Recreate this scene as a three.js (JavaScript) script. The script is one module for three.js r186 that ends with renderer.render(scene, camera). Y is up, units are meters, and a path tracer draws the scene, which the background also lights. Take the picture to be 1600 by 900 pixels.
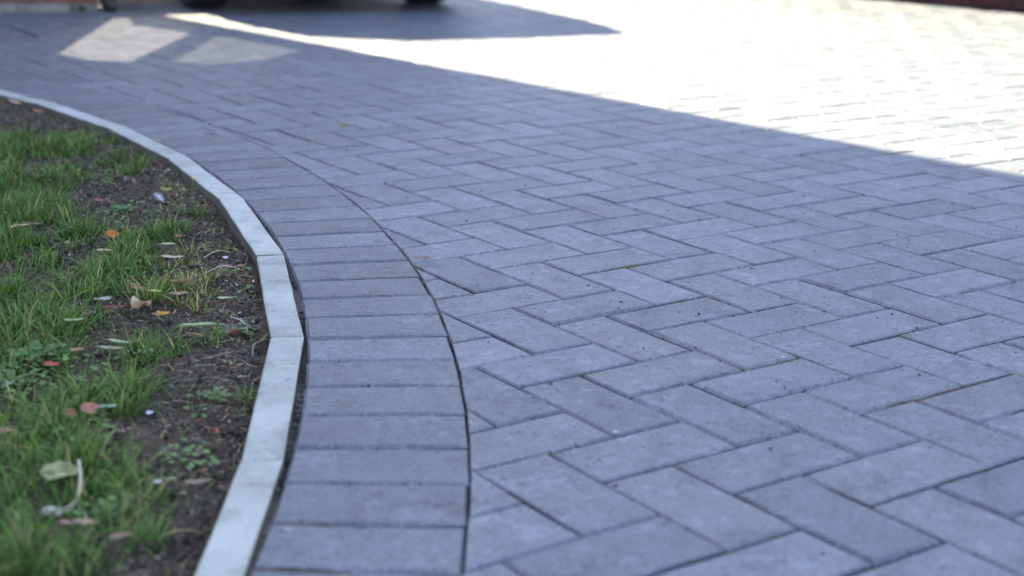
import * as THREE from 'three';
import { mergeGeometries } from 'three/addons/utils/BufferGeometryUtils.js';

// ---------------------------------------------------------------- camera, sky, sun, exposure
const scene = new THREE.Scene();
const camera = new THREE.PerspectiveCamera(21.49, 16 / 9, 0.05, 400);
camera.position.set(0, 0.6412, 0);
camera.rotation.set(-0.27165, 0, 0.018877, 'XYZ');
camera.focus = 2.42;
camera.userData.fStop = 3.8;

const toSun = new THREE.Vector3(-0.635 * 0.7071, 0.7071, -0.773 * 0.7071).normalize();
const SKY_W = 256, SKY_H = 128;
const skyData = new Float32Array(SKY_W * SKY_H * 4);
for (let j = 0; j < SKY_H; j++) for (let i = 0; i < SKY_W; i++) {
  const az = ((i + 0.5) / SKY_W - 0.5) * 2 * Math.PI, el = ((j + 0.5) / SKY_H - 0.5) * Math.PI;
  const d = new THREE.Vector3(Math.cos(el) * Math.cos(az), Math.sin(el), Math.cos(el) * Math.sin(az));
  const h = Math.max(0, d.y), c = Math.max(0, d.dot(toSun));
  const hor = Math.pow(1 - h, 3.2);
  let r = 0.125 + 0.26 * hor, g = 0.175 + 0.235 * hor, b = 0.285 + 0.17 * hor;
  const glow = 0.34 * Math.pow(c, 6) + 0.9 * Math.pow(c, 60) + 0.20 * Math.pow(1 - h, 8) * Math.max(0, -d.z);
  r += glow; g += glow * 0.97; b += glow * 0.9;
  if (d.y < 0) { r = 0.16; g = 0.16; b = 0.16; }
  const k = (j * SKY_W + i) * 4;
  skyData[k] = r * 0.77; skyData[k + 1] = g * 0.775; skyData[k + 2] = b * 0.80; skyData[k + 3] = 1;
}
const skyTex = new THREE.DataTexture(skyData, SKY_W, SKY_H, THREE.RGBAFormat, THREE.FloatType);
skyTex.mapping = THREE.EquirectangularReflectionMapping;
skyTex.magFilter = THREE.LinearFilter; skyTex.needsUpdate = true;
scene.background = skyTex; scene.environment = skyTex;

const sun = new THREE.DirectionalLight(new THREE.Color().setRGB(1, 0.895, 0.60), 3.3);
sun.position.copy(toSun).multiplyScalar(20); sun.target.position.set(0, 0, -4);
sun.position.add(sun.target.position);
sun.castShadow = true; sun.shadow.mapSize.set(4096, 4096);
Object.assign(sun.shadow.camera, { left: -12, right: 12, top: 12, bottom: -12, near: 1, far: 50 });
scene.add(sun, sun.target);

const renderer = new THREE.WebGLRenderer({ antialias: true });
renderer.toneMapping = THREE.LinearToneMapping;
renderer.toneMappingExposure = 8.2;
renderer.shadowMap.enabled = true;

// ---------------------------------------------------------------- small tools
let seed = 20231;
const rnd = () => { seed |= 0; seed = seed + 0x6D2B79F5 | 0; let t = Math.imul(seed ^ seed >>> 15, 1 | seed); t = t + Math.imul(t ^ t >>> 7, 61 | t) ^ t; return ((t ^ t >>> 14) >>> 0) / 4294967296; };
const rr = (a, b) => a + (b - a) * rnd();
const gauss = () => (rnd() + rnd() + rnd() + rnd() - 2) * 1.0;
const clamp = (x, a, b) => Math.min(b, Math.max(a, x));
const smooth = (a, b, x) => { const t = clamp((x - a) / (b - a), 0, 1); return t * t * (3 - 2 * t); };
const hash = (x, y, s) => { let h = Math.imul(x, 374761393) + Math.imul(y, 668265263) + Math.imul(s, 1442695041); h = Math.imul(h ^ h >>> 13, 1274126177); return ((h ^ h >>> 16) >>> 0) / 4294967296; };
function vnoise(x, y, s = 0, per = 0) {                      // value noise, tileable with period per
  const xi = Math.floor(x), yi = Math.floor(y), fx = x - xi, fy = y - yi;
  const w = (v) => per ? ((v % per) + per) % per : v;
  const u = fx * fx * (3 - 2 * fx), v = fy * fy * (3 - 2 * fy);
  const x0 = w(xi), x1 = w(xi + 1), y0 = w(yi), y1 = w(yi + 1);
  return (hash(x0, y0, s) * (1 - u) + hash(x1, y0, s) * u) * (1 - v) + (hash(x0, y1, s) * (1 - u) + hash(x1, y1, s) * u) * v;
}
const C = (r, g, b) => new THREE.Color().setRGB(r, g, b);
const used = {};
function numbered(n) { const k = used[n] = (used[n] ?? -1) + 1; return k ? `${n}_${String(k).padStart(3, '0')}` : n; }
function shadows(o) { o.castShadow = true; o.receiveShadow = true; return o; }
function tag(o, label, category, group, kind) {
  o.userData.label = label; if (category) o.userData.category = category;
  if (group) o.userData.group = group; if (kind) o.userData.kind = kind; return o;
}
function thing(name, label, category, [x, y, z] = [0, 0, 0], turn = 0, group, kind) {
  const o = new THREE.Group(); o.name = numbered(name); o.position.set(x, y, z); o.rotation.y = turn;
  scene.add(o); return tag(o, label, category, group, kind);
}
function part(parent, name, geo, mat) { const m = shadows(new THREE.Mesh(geo, mat)); m.name = name; parent.add(m); return m; }
function solo(name, geo, mat, label, category, group, kind) { const m = part(scene, numbered(name), geo, mat); return tag(m, label, category, group, kind); }
class Tri {                                                  // a bag of flat triangles with uv and optional colour
  constructor() { this.p = []; this.u = []; this.c = []; }
  v(a, uv, c) { this.p.push(a[0], a[1], a[2]); this.u.push(uv[0], uv[1]); if (c) this.c.push(c[0], c[1], c[2]); }
  tri(a, b, c, ua, ub, uc, col) { this.v(a, ua, col); this.v(b, ub, col); this.v(c, uc, col); }
  geo() {
    const g = new THREE.BufferGeometry();
    g.setAttribute('position', new THREE.Float32BufferAttribute(this.p, 3));
    g.setAttribute('uv', new THREE.Float32BufferAttribute(this.u, 2));
    if (this.c.length) g.setAttribute('color', new THREE.Float32BufferAttribute(this.c, 3));
    g.computeVertexNormals(); return g;
  }
}
function box(w, h, d, x = 0, y = 0, z = 0) { const g = new THREE.BoxGeometry(w, h, d); g.translate(x, y, z); return g; }

// ---------------------------------------------------------------- textures
function texture(n, fn, srgb) {
  const a = new Uint8Array(n * n * 4);
  for (let y = 0; y < n; y++) for (let x = 0; x < n; x++) {
    const c = fn(x, y), k = (y * n + x) * 4;
    for (let q = 0; q < 3; q++) a[k + q] = clamp(Array.isArray(c) ? c[q] : c, 0, 255);
    a[k + 3] = 255;
  }
  const t = new THREE.DataTexture(a, n, n, THREE.RGBAFormat); t.wrapS = t.wrapT = THREE.RepeatWrapping;
  t.magFilter = THREE.LinearFilter; t.minFilter = THREE.LinearMipmapLinearFilter; t.generateMipmaps = true;
  if (srgb) t.colorSpace = THREE.SRGBColorSpace; t.needsUpdate = true; return t;
}
function stamp(f, n, x, y, rx, ry, ang, amount, hard) {      // adds a soft spot to a tileable field
  const R = Math.ceil(Math.max(rx, ry) * 1.2), ca = Math.cos(ang), sa = Math.sin(ang);
  for (let j = -R; j <= R; j++) for (let i = -R; i <= R; i++) {
    const u = (i * ca + j * sa) / rx, v = (-i * sa + j * ca) / ry, d = u * u + v * v;
    if (d > 1) continue;
    const k = (((y + j) % n + n) % n) * n + ((x + i) % n + n) % n;
    f[k] += amount * (hard ? Math.min(1, (1 - d) * 2) : (1 - d) * (1 - d));
  }
}
const TN = 1024;                                             // 0.64 m of concrete
const conc = new Float32Array(TN * TN), concH = new Float32Array(TN * TN);
for (let y = 0; y < TN; y++) for (let x = 0; x < TN; x++) {
  const a = vnoise(x / 128, y / 128, 1, 8), b = vnoise(x / 32, y / 32, 2, 32), c = vnoise(x / 8, y / 8, 3, 128), d = vnoise(x / 2.5, y / 2.5, 4, 0), e = hash(x, y, 5);
  conc[y * TN + x] = 0.635 + (a - 0.5) * 0.12 + (b - 0.5) * 0.10 + (c - 0.5) * 0.09 + (d - 0.5) * 0.22 + (e - 0.5) * 0.14 + (vnoise(x / 4.6, y / 4.6, 6, 0) - 0.5) * 0.20;
  concH[y * TN + x] = 0.6 + (c - 0.5) * 0.16 + (d - 0.5) * 0.28 + (e - 0.5) * 0.16 + (b - 0.5) * 0.14;
}
for (let k = 0; k < 5200; k++) { const x = rnd() * TN | 0, y = rnd() * TN | 0; if (vnoise(x / 40, y / 40, 91, 0) + 0.5 * rnd() < 0.72) continue; const r = 0.9 + Math.pow(rnd(), 4) * 4.2, q = rr(0.6, 1.5), t = rnd() * 3.14, am = rr(0.10, 0.38); stamp(conc, TN, x, y, r, r * q, t, -am * 1.15, true); stamp(concH, TN, x, y, r, r * q, t, -0.5, true); }
for (let k = 0; k < 4600; k++) { const r = 1.2 + Math.pow(rnd(), 3) * 3.0; stamp(conc, TN, rnd() * TN | 0, rnd() * TN | 0, r, r * rr(0.6, 1.6), rnd() * 3.14, rr(0.1, 0.38), true); }
for (let y = 0; y < TN; y++) for (let x = 0; x < TN; x++) {   // pale bloom and worn, dusty patches; a few darker stains
  const f = 0.5 * vnoise(x / 64, y / 64, 81, 16) + 0.3 * vnoise(x / 16, y / 16, 82, 64) + 0.2 * vnoise(x / 5.12, y / 5.12, 83, 200), g = 0.55 * vnoise(x / 85.33, y / 85.33, 84, 12) + 0.3 * vnoise(x / 21.33, y / 21.33, 85, 48) + 0.15 * vnoise(x / 4, y / 4, 86, 256);
  conc[y * TN + x] += 0.19 * smooth(0.62, 0.76, f) - 0.13 * smooth(0.58, 0.74, g);
}
for (let k = 0; k < 90; k++) { const x = rnd() * TN, y = rnd() * TN, n = 3 + rnd() * 7; for (let q = 0; q < n; q++) stamp(conc, TN, x + gauss() * 14 | 0, y + gauss() * 9 | 0, rr(3, 9), rr(2, 6), rnd() * 3.14, rr(0.14, 0.42), false); }
for (let k = 0; k < 60; k++) stamp(conc, TN, rnd() * TN | 0, rnd() * TN | 0, rr(6, 28), rr(5, 16), rnd() * 3.14, rr(0.04, 0.17), false);
for (let k = 0; k < 40; k++) stamp(conc, TN, rnd() * TN | 0, rnd() * TN | 0, rr(10, 40), rr(8, 30), rnd() * 3.14, -rr(0.03, 0.1), false);
const toS = (v) => 255 * (v <= 0.0031308 ? 12.92 * v : 1.055 * Math.pow(Math.max(v, 0), 1 / 2.4) - 0.055);
const concTex = texture(TN, (x, y) => toS(clamp(conc[y * TN + x], 0.05, 1)), true);
const concBump = texture(TN, (x, y) => 255 * concH[y * TN + x], false);
const kerbTex = texture(512, (x, y) => { const a = vnoise(x / 64, y / 64, 11, 8), b = vnoise(x / 12, y / 12, 12, 0), c = hash(x, y, 13), p = vnoise(x / 3, y / 3, 14, 0); const m = vnoise(x / 32, y / 32, 15, 16), v = 0.86 + (a - 0.5) * 0.22 + (b - 0.5) * 0.15 + (c - 0.5) * 0.14 - (p > 0.84 ? 0.2 : 0) - 0.2 * smooth(0.62, 0.8, m * 0.7 + b * 0.3); return [toS(v * 1.0), toS(v), toS(v * 0.985)]; }, true);
const soilTex = texture(1024, (x, y) => {
  const a = vnoise(x / 128, y / 128, 21, 8), b = vnoise(x / 20, y / 20, 22, 0), c = vnoise(x / 5, y / 5, 23, 0), d = hash(x >> 1, y >> 1, 24);
  const v = 0.30 + a * 0.25 + (b - 0.5) * 0.35 + (c - 0.5) * 0.45 + (d - 0.5) * 0.3; const straw = c > 0.8 && d > 0.55 ? 0.35 : 0;
  return [toS(clamp(v + straw, 0.02, 1)), toS(clamp(v * 0.86 + straw * 0.86, 0.02, 1)), toS(clamp(v * 0.7 + straw * 0.65, 0.02, 1))];
}, true);
const soilBump = texture(1024, (x, y) => 255 * (0.45 * vnoise(x / 16, y / 16, 31, 64) + 0.35 * vnoise(x / 5, y / 5, 32, 0) + 0.2 * hash(x, y, 33)), false);
const brickTex = texture(256, (x, y) => { const v = 0.75 + (vnoise(x / 24, y / 24, 41, 0) - 0.5) * 0.35 + (vnoise(x / 4, y / 4, 42, 64) - 0.5) * 0.25 + (hash(x, y, 43) - 0.5) * 0.12; return toS(clamp(v, 0, 1)); }, true);

const std = (o) => new THREE.MeshStandardMaterial({ roughness: 0.9, metalness: 0, ...o });
const paverMats = [];
for (let k = 0; k < 10; k++) { const t = 0.885 + 0.23 * (k / 9), w = (hash(k, 3, 7) - 0.5) * 0.05; paverMats.push(std({ color: C(0.182 * t * (1 + w), 0.196 * t, 0.231 * t * (1 - w)), map: concTex, bumpMap: concBump, bumpScale: 0.0014, roughness: 0.56 })); }
const borderMats = [0.82, 0.89, 0.95, 1.02].map((t) => std({ color: C(0.184 * t, 0.200 * t, 0.235 * t), map: concTex, bumpMap: concBump, bumpScale: 0.0014, roughness: 0.56 }));
const cutMats = [1.10, 1.04, 1.15].map((t) => std({ color: C(0.194 * t, 0.207 * t, 0.246 * t), map: concTex, bumpMap: concBump, bumpScale: 0.0010, roughness: 0.56 }));
const fieldMat = std({ color: C(1, 1, 1), vertexColors: true, map: concTex, bumpMap: concBump, bumpScale: 0.0014, roughness: 0.56 });

// ---------------------------------------------------------------- ground sheet and paved drive
const ground = new THREE.PlaneGeometry(160, 160); ground.rotateX(-Math.PI / 2); ground.translate(0, -0.12, 0);
solo('ground', ground, std({ color: C(0.12, 0.115, 0.1), roughness: 1 }), 'wide flat ground under and around the driveway', 'ground', null, 'structure');

const CX = -4.2606, CZ = -1.4141, R_OUT = 4.2198, R_IN = 4.0205;   // the curve of the lawn's edge: one circle
const polar = (r, t) => [CX + r * Math.cos(t), CZ - r * Math.sin(t)];
const TH = 0.6140007, OX = -0.047798, OZ = -1.911105;               // the herringbone's turn and origin
const lat = (a, b) => [OX + 0.1 * (a * Math.cos(TH) + b * Math.sin(TH)), OZ + 0.1 * (-a * Math.sin(TH) + b * Math.cos(TH))];

// a bevelled block over a convex outline; edge k runs from corner k to k + 1 and has its own bevel width
function slab(poly, bevels, { deep = 0.03, drop = 0.75, seg = 0.075, jit = 0.0008, uv0 = [0, 0], turnUv = 0, col, side, out } = {}) {
  let area = 0; for (let i = 0; i < poly.length; i++) { const a = poly[i], b = poly[(i + 1) % poly.length]; area += a[0] * b[1] - a[1] * b[0]; }
  if (area > 0) { poly = poly.slice().reverse(); const n = bevels.length; bevels = bevels.map((_, i) => bevels[(2 * n - 2 - i) % n]); }
  const pts = [], n = poly.length;
  for (let i = 0; i < n; i++) {
    const a = poly[i], b = poly[(i + 1) % n], L = Math.hypot(b[0] - a[0], b[1] - a[1]), m = seg ? Math.max(1, Math.round(L / seg)) : 1;
    const nx = -(b[1] - a[1]) / L, nz = (b[0] - a[0]) / L;          // checked below to point inwards
    for (let s = 0; s < m; s++) { const t = s / m; pts.push({ x: a[0] + (b[0] - a[0]) * t, z: a[1] + (b[1] - a[1]) * t, e: i, mid: s > 0, nx, nz }); }
  }
  let cx = 0, cz = 0; for (const q of pts) { cx += q.x / pts.length; cz += q.z / pts.length; }
  for (const q of pts) if ((cx - q.x) * q.nx + (cz - q.z) * q.nz < 0) { q.nx *= -1; q.nz *= -1; }
  const N = pts.length, top = [], rim = [], low = [];
  for (let i = 0; i < N; i++) {
    const q = pts[i], p = pts[(i + N - 1) % N], b2 = bevels[q.e], b1 = bevels[p.e]; let x, z;
    if (q.mid) { x = q.x + q.nx * b2; z = q.z + q.nz * b2; } else {
      const det = p.nx * q.nz - p.nz * q.nx || 1e-6; const dx = (b1 * q.nz - b2 * p.nz) / det, dz = (b2 * p.nx - b1 * q.nx) / det;
      const l = Math.hypot(dx, dz), lim = 3 * Math.max(b1, b2); const s = l > lim ? lim / l : 1; x = q.x + dx * s; z = q.z + dz * s;
    }
    const j = () => (rnd() - 0.5) * 2 * jit;
    top.push([x + j(), 0, z + j()]); rim.push([q.x + j(), -Math.max(0.0004, b2 * drop + j()), q.z + j()]); low.push([q.x, -deep, q.z]);
  }
  const T = out || new Tri(), ct = Math.cos(turnUv), st = Math.sin(turnUv);
  const U = (v) => [(v[0] * ct - v[2] * st) / 0.64 + uv0[0], (v[0] * st + v[2] * ct) / 0.64 + uv0[1] + v[1] * 1.2];
  const tri = (a, b, c, k = col) => T.tri(a, b, c, U(a), U(b), U(c), k);
  const m = [cx, 0, cz];
  for (let i = 0; i < N; i++) {
    const k = (i + 1) % N;
    tri(m, top[i], top[k]);
    tri(top[i], rim[i], rim[k]); tri(top[i], rim[k], top[k]);
    tri(rim[i], low[i], low[k], side || col); tri(rim[i], low[k], rim[k], side || col);
  }
  return T;
}
function rect(l, w) { return [[-l / 2, -w / 2], [l / 2, -w / 2], [l / 2, w / 2], [-l / 2, w / 2]]; }
const BV = 0.0038;
const wholeGeos = [];
for (let k = 0; k < 24; k++) wholeGeos.push(slab(rect(0.1963, 0.0963), [0, 0, 0, 0].map(() => BV * rr(0.55, 1.5)), { uv0: [rnd(), rnd()], turnUv: rnd() * 6.28 }).geo());

const driveway = thing('driveway', 'grey block-paved driveway laid in a herringbone pattern', 'driveway', [0, 0, 0], 0, null, 'structure');
// the bed under the blocks: jointing sand, fuller in some joints than in others
{
  const nx = 300, nz = 420, x0 = -3.2, x1 = 5.2, z0 = -10.2, z1 = 0.4, p = [], u = [], ix = [];
  for (let j = 0; j <= nz; j++) for (let i = 0; i <= nx; i++) {
    const x = x0 + (x1 - x0) * i / nx, z = z0 + (z1 - z0) * j / nz;
    const f = vnoise(x * 3.1, z * 3.1, 51) * 0.6 + vnoise(x * 11, z * 11, 52) * 0.4 + (vnoise(x * 33, z * 33, 53) - 0.5) * 0.3;
    const rad = Math.hypot(x - CX, z - CZ), inLawn = rad < R_IN - 0.055 ? -0.05 : rad < R_IN + 0.02 ? 0.0045 - 0.006 * f : 0;
    p.push(x, -0.0155 + 0.0135 * smooth(0.3, 0.78, f) + inLawn, z); u.push(x / 0.6, z / 0.6);
  }
  for (let j = 0; j < nz; j++) for (let i = 0; i < nx; i++) { const a = j * (nx + 1) + i, b = a + 1, c = a + nx + 1, d = c + 1; ix.push(a, c, b, b, c, d); }
  const g = new THREE.BufferGeometry(); g.setAttribute('position', new THREE.Float32BufferAttribute(p, 3)); g.setAttribute('uv', new THREE.Float32BufferAttribute(u, 2)); g.setIndex(ix); g.computeVertexNormals();
  part(driveway, 'jointing_sand', g, std({ color: C(0.13, 0.125, 0.125), map: soilTex, bumpMap: soilBump, bumpScale: 0.002, roughness: 1 }));
}
// walls that stop the paving
const E1 = [0.9205, -0.3907], N1 = [0.3907, 0.9205], HC = [-1.83, -6.65];        // house corner and its axes
const W0 = [2.447, -7.428], WD = [0.66, 0.7513], WN = [-0.7513, 0.66];           // brick wall on the right
const inHouse = (x, z) => { const dx = x - HC[0], dz = z - HC[1]; return dx * E1[0] + dz * E1[1] < 0.03 && dx * N1[0] + dz * N1[1] < 0.06; };
const behindWall = (x, z) => (x - W0[0]) * WN[0] + (z - W0[1]) * WN[1] < 0.02;

function clipToCurve(poly) {                               // keep what lies outside the border's outer edge
  let cx = 0, cz = 0; for (const q of poly) { cx += q[0] / 4; cz += q[1] / 4; }
  const rad = R_OUT + 0.0012; let t = Math.atan2(-(cz - CZ), cx - CX);
  const d = Math.max(...poly.map((q) => rad - Math.hypot(q[0] - CX, q[1] - CZ)));
  if (d <= 0) return { poly, cut: poly.map(() => false), whole: true };
  for (let pass = 0; pass < 2; pass++) {                   // tangent near the middle of the piece that is cut off or kept
    const nx = Math.cos(t), nz = -Math.sin(t), out = [], cut = [];
    const f = (q) => (q[0] - CX) * nx + (q[1] - CZ) * nz - rad;
    for (let i = 0; i < poly.length; i++) {
      const a = poly[i], b = poly[(i + 1) % poly.length], fa = f(a), fb = f(b);
      if (fa >= 0) { out.push(a); cut.push(false); }
      if ((fa >= 0) !== (fb >= 0)) { const s = fa / (fa - fb); out.push([a[0] + (b[0] - a[0]) * s, a[1] + (b[1] - a[1]) * s]); cut.push(fa >= 0); }
    }
    if (out.length < 3) return null;
    if (pass) {
      let A = 0; for (let i = 0; i < out.length; i++) { const a = out[i], b = out[(i + 1) % out.length]; A += a[0] * b[1] - a[1] * b[0]; }
      return Math.abs(A) / 2 < 0.00012 ? null : { poly: out, cut, whole: false };
    }
    const e = out.filter((q) => Math.abs(f(q)) < 1e-6); if (e.length === 2) t = Math.atan2(-((e[0][1] + e[1][1]) / 2 - CZ), (e[0][0] + e[1][0]) / 2 - CX);
  }
}
const blocks = [];
for (let i = -80; i < 140; i++) for (let j = -90; j < 60; j++) {
  const s = ((i - j) % 4 + 4) % 4; if (s !== 0 && s !== 2) continue;
  const H = s === 0, [cx, cz] = H ? lat(i + 1, j + 0.5) : lat(i + 0.5, j);
  if (cz > -0.5 || cz < -9.7 || Math.abs(cx) > -cz * 0.345 + 0.95) continue;
  if (Math.hypot(cx - CX, cz - CZ) < R_OUT - 0.13 || inHouse(cx, cz) || behindWall(cx, cz)) continue;
  blocks.push({ H, cx, cz, i, j, near: -cz * Math.cos(0.2716) + 0.641 * Math.sin(0.2716) + Math.max(0, Math.abs(cx) - (-cz * 0.35 + 0.12)) * 60 + (cz > -1.22 ? 60 : 0) });
}
blocks.sort((a, b) => a.near - b.near);
const field = new Tri(); let single = 0;
for (const b of blocks) {
  const turn = (b.H ? TH : TH - Math.PI / 2) + gauss() * 0.004, dx = gauss() * 0.0010, dz = gauss() * 0.0010, y = gauss() * 0.0009;
  const c = Math.cos(turn), s = Math.sin(turn), put = ([x, z]) => [b.cx + dx + x * c + z * s, b.cz + dz - x * s + z * c];
  const corners = rect(0.1963, 0.0963).map(put), k = clipToCurve(corners);
  if (!k) continue;
  const tint = rnd(), one = single < 300;
  if (one) {
    let m;
    if (k.whole) {
      m = part(driveway, numbered('paver'), wholeGeos[rnd() * 24 | 0], paverMats[clamp((0.5 + gauss() * 0.55) * 10 | 0, 0, 9)]);
      m.position.set(b.cx + dx, y, b.cz + dz); m.rotation.set(gauss() * 0.003, turn, gauss() * 0.003, 'YXZ');
    } else {
      const l = k.poly.map((q) => [q[0] - b.cx, q[1] - b.cz]);
      m = part(driveway, numbered('paver'), slab(l, k.cut.map((v) => v ? 0.0012 : BV * 0.9), { uv0: [rnd(), rnd()], turnUv: rnd() * 6 }).geo(), tint < 0.55 ? cutMats[rnd() * 3 | 0] : paverMats[rnd() * 10 | 0]);
      m.position.set(b.cx, y, b.cz);
    }
    single++;
  } else {
    const t = 0.90 + 0.20 * clamp(0.5 + gauss() * 0.5, 0, 1), w = (rnd() - 0.5) * 0.04, u0 = field.p.length;
    slab(k.poly, k.cut.map((v) => v ? 0.0012 : BV), { seg: 0, uv0: [rnd(), rnd()], turnUv: rnd() * 6, col: [0.186 * t * (1 + w), 0.200 * t, 0.235 * t * (1 - w)], out: field });
    const ty = gauss() * 0.0008, ta = gauss() * 0.004, tb = gauss() * 0.004;
    for (let q = u0; q < field.p.length; q += 3) field.p[q + 1] += ty + (field.p[q] - b.cx) * ta + (field.p[q + 2] - b.cz) * tb;
  }
}
part(driveway, 'far_pavers', field.geo(), fieldMat).userData.kind = 'stuff';
console.log('blocks', blocks.length, 'single', single, 'field tris', field.p.length / 9);

// ---------------------------------------------------------------- border course: a row of blocks laid end-on along the curve
const border = thing('border_course', 'single curved row of grey paving blocks between the kerb and the herringbone', 'border course', [0, 0, 0], 0, null, 'structure');
{
  const pitch = 0.02537, t0 = 0.0238;
  for (let k = -9; k < 36; k++) {
    const a = t0 + k * pitch + 0.00035, b = t0 + (k + 1) * pitch - 0.00035, tm = (a + b) / 2, ro = R_OUT - 0.001 + gauss() * 0.0012, ri = R_IN + 0.001 + gauss() * 0.0012;
    const [mx, mz] = polar((ro + ri) / 2, tm), c = [polar(ri, a), polar(ro, a), polar(ro, b), polar(ri, b)].map((q) => [q[0] - mx, q[1] - mz]);
    const m = part(border, numbered('border_paver'), slab(c, [0.0060, 0.0022, 0.0060, 0.0036].map((v) => v * rr(0.8, 1.1)), { drop: 0.8, uv0: [rnd(), rnd()], turnUv: rnd() * 6 }).geo(), borderMats[rnd() * 4 | 0]);
    m.position.set(mx, gauss() * 0.0008, mz); m.rotation.set(gauss() * 0.003, gauss() * 0.003, gauss() * 0.003);
  }
}

// ---------------------------------------------------------------- kerb: straight concrete edgings set round the curve
const kerb = thing('kerb', 'curved kerb of pale concrete edging stones beside the lawn', 'kerb', [0, 0, 0], 0, null, 'structure');
{
  const ro = R_IN - 0.0034, ri = ro - 0.0455;
  for (let k = -3; k < 9; k++) {
    const a = 0.0364 + k * 0.1145 + 0.0003, b = 0.0364 + (k + 1) * 0.1145 - 0.0003;
    const off = (j) => j === 0 ? -0.003 : j === -1 ? 0.017 : 0, oa = off(k), ob = off(k + 1);   // the near stone was laid a little proud of the curve
    const [mx, mz] = polar((ro + ri) / 2, (a + b) / 2), q = [polar(ri + oa, a), polar(ro + oa, a), polar(ro + ob, b), polar(ri + ob, b)].map((v) => [v[0] - mx, v[1] - mz]);
    const t = rr(0.95, 1.09);
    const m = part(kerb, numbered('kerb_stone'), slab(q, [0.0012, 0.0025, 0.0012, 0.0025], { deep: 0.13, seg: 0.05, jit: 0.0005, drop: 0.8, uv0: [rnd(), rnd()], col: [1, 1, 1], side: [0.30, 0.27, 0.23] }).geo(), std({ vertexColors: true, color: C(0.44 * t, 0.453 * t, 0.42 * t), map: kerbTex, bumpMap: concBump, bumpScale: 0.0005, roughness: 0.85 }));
    m.position.set(mx, 0.005 + gauss() * 0.001, mz); m.rotation.set(gauss() * 0.002, 0, gauss() * 0.004);
  }
}

// ---------------------------------------------------------------- lawn: soil, litter, grass
const soilY = (x, z) => {
  const r = Math.hypot(x - CX, z - CZ), in_ = 3.96 - r;
  return -0.012 + 0.010 * smooth(0.05, 0.6, in_) + 0.010 * smooth(0.0, 0.05, in_) - 0.005 + 0.012 * (vnoise(x * 9, z * 9, 61) - 0.5) + 0.010 * (vnoise(x * 28, z * 28, 62) - 0.5) + 0.007 * (vnoise(x * 75, z * 75, 63) - 0.5);
};
{
  const p = [], u = [], ix = [], nr = 300, nt = 760, r0 = 3.967, r1 = 2.2, t0 = -0.16, t1 = 0.92;
  for (let j = 0; j <= nt; j++) for (let i = 0; i <= nr; i++) {
    const r = r0 + (r1 - r0) * Math.pow(i / nr, 1.35), [x, z] = polar(r, t0 + (t1 - t0) * j / nt);
    p.push(x, soilY(x, z) + 0.004 * (vnoise(x * 190, z * 190, 64) - 0.5), z); u.push(x / 0.5, z / 0.5);
  }
  for (let j = 0; j < nt; j++) for (let i = 0; i < nr; i++) { const a = j * (nr + 1) + i, b = a + 1, c = a + nr + 1, d = c + 1; ix.push(a, c, b, b, c, d); }
  const g = new THREE.BufferGeometry(); g.setAttribute('position', new THREE.Float32BufferAttribute(p, 3)); g.setAttribute('uv', new THREE.Float32BufferAttribute(u, 2)); g.setIndex(ix); g.computeVertexNormals();
  let ny = 0; for (let i = 1; i < 60; i += 3) ny += g.attributes.normal.array[i]; if (ny < 0) { for (let i = 0; i < ix.length; i += 3) { const s = ix[i]; ix[i] = ix[i + 1]; ix[i + 1] = s; } g.setIndex(ix); g.computeVertexNormals(); }
  solo('soil', g, std({ color: C(0.118, 0.094, 0.074), map: soilTex, bumpMap: soilBump, bumpScale: 0.004, roughness: 1 }), 'bare dark soil of the patchy lawn inside the kerb', 'soil', null, 'structure');
}
const lawnSpot = () => { for (;;) { const t = rr(-0.1, 0.82), r = 3.955 - 1.15 * Math.pow(rnd(), 1.3), [x, z] = polar(r, t); if (Math.abs(x) < -z * 0.345 + 0.25) return [x, z]; } };
function scatter(name, label, category, geo, mat, n, place, tintFn) {
  const m = shadows(new THREE.InstancedMesh(geo, mat, n)); m.name = numbered(name); const o = new THREE.Object3D(), col = new THREE.Color();
  for (let i = 0; i < n; i++) { place(o, i); o.updateMatrix(); m.setMatrixAt(i, o.matrix); col.setRGB(...tintFn()); m.setColorAt(i, col); }
  scene.add(m); return tag(m, label, category, null, 'stuff');
}
const clodGeo = new THREE.IcosahedronGeometry(1, 1); { const a = clodGeo.attributes.position; for (let i = 0; i < a.count; i++) { const x = a.getX(i), y = a.getY(i), z = a.getZ(i), k = 0.65 + 0.6 * hash(Math.round(x * 50), Math.round(y * 50), Math.round(z * 50) + 9); a.setXYZ(i, x * k, y * k, z * k); } clodGeo.computeVertexNormals(); }
scatter('soil_crumbs', 'loose dark crumbs of soil strewn over the bare lawn', 'soil', clodGeo, std({ color: C(1, 1, 1), roughness: 1 }), 14000, (o) => {
  const [x, z] = lawnSpot(), s = 0.0008 + 0.0042 * Math.pow(rnd(), 3.2); o.position.set(x, soilY(x, z) + s * 0.4, z); o.rotation.set(rnd() * 6, rnd() * 6, rnd() * 6); o.scale.set(s, s * rr(0.5, 1), s * rr(0.7, 1.4));
}, () => { const v = rr(0.018, 0.095); return [v, v * 0.82, v * 0.66]; });
const chipGeo = box(1, 0.16, 0.26);
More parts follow.
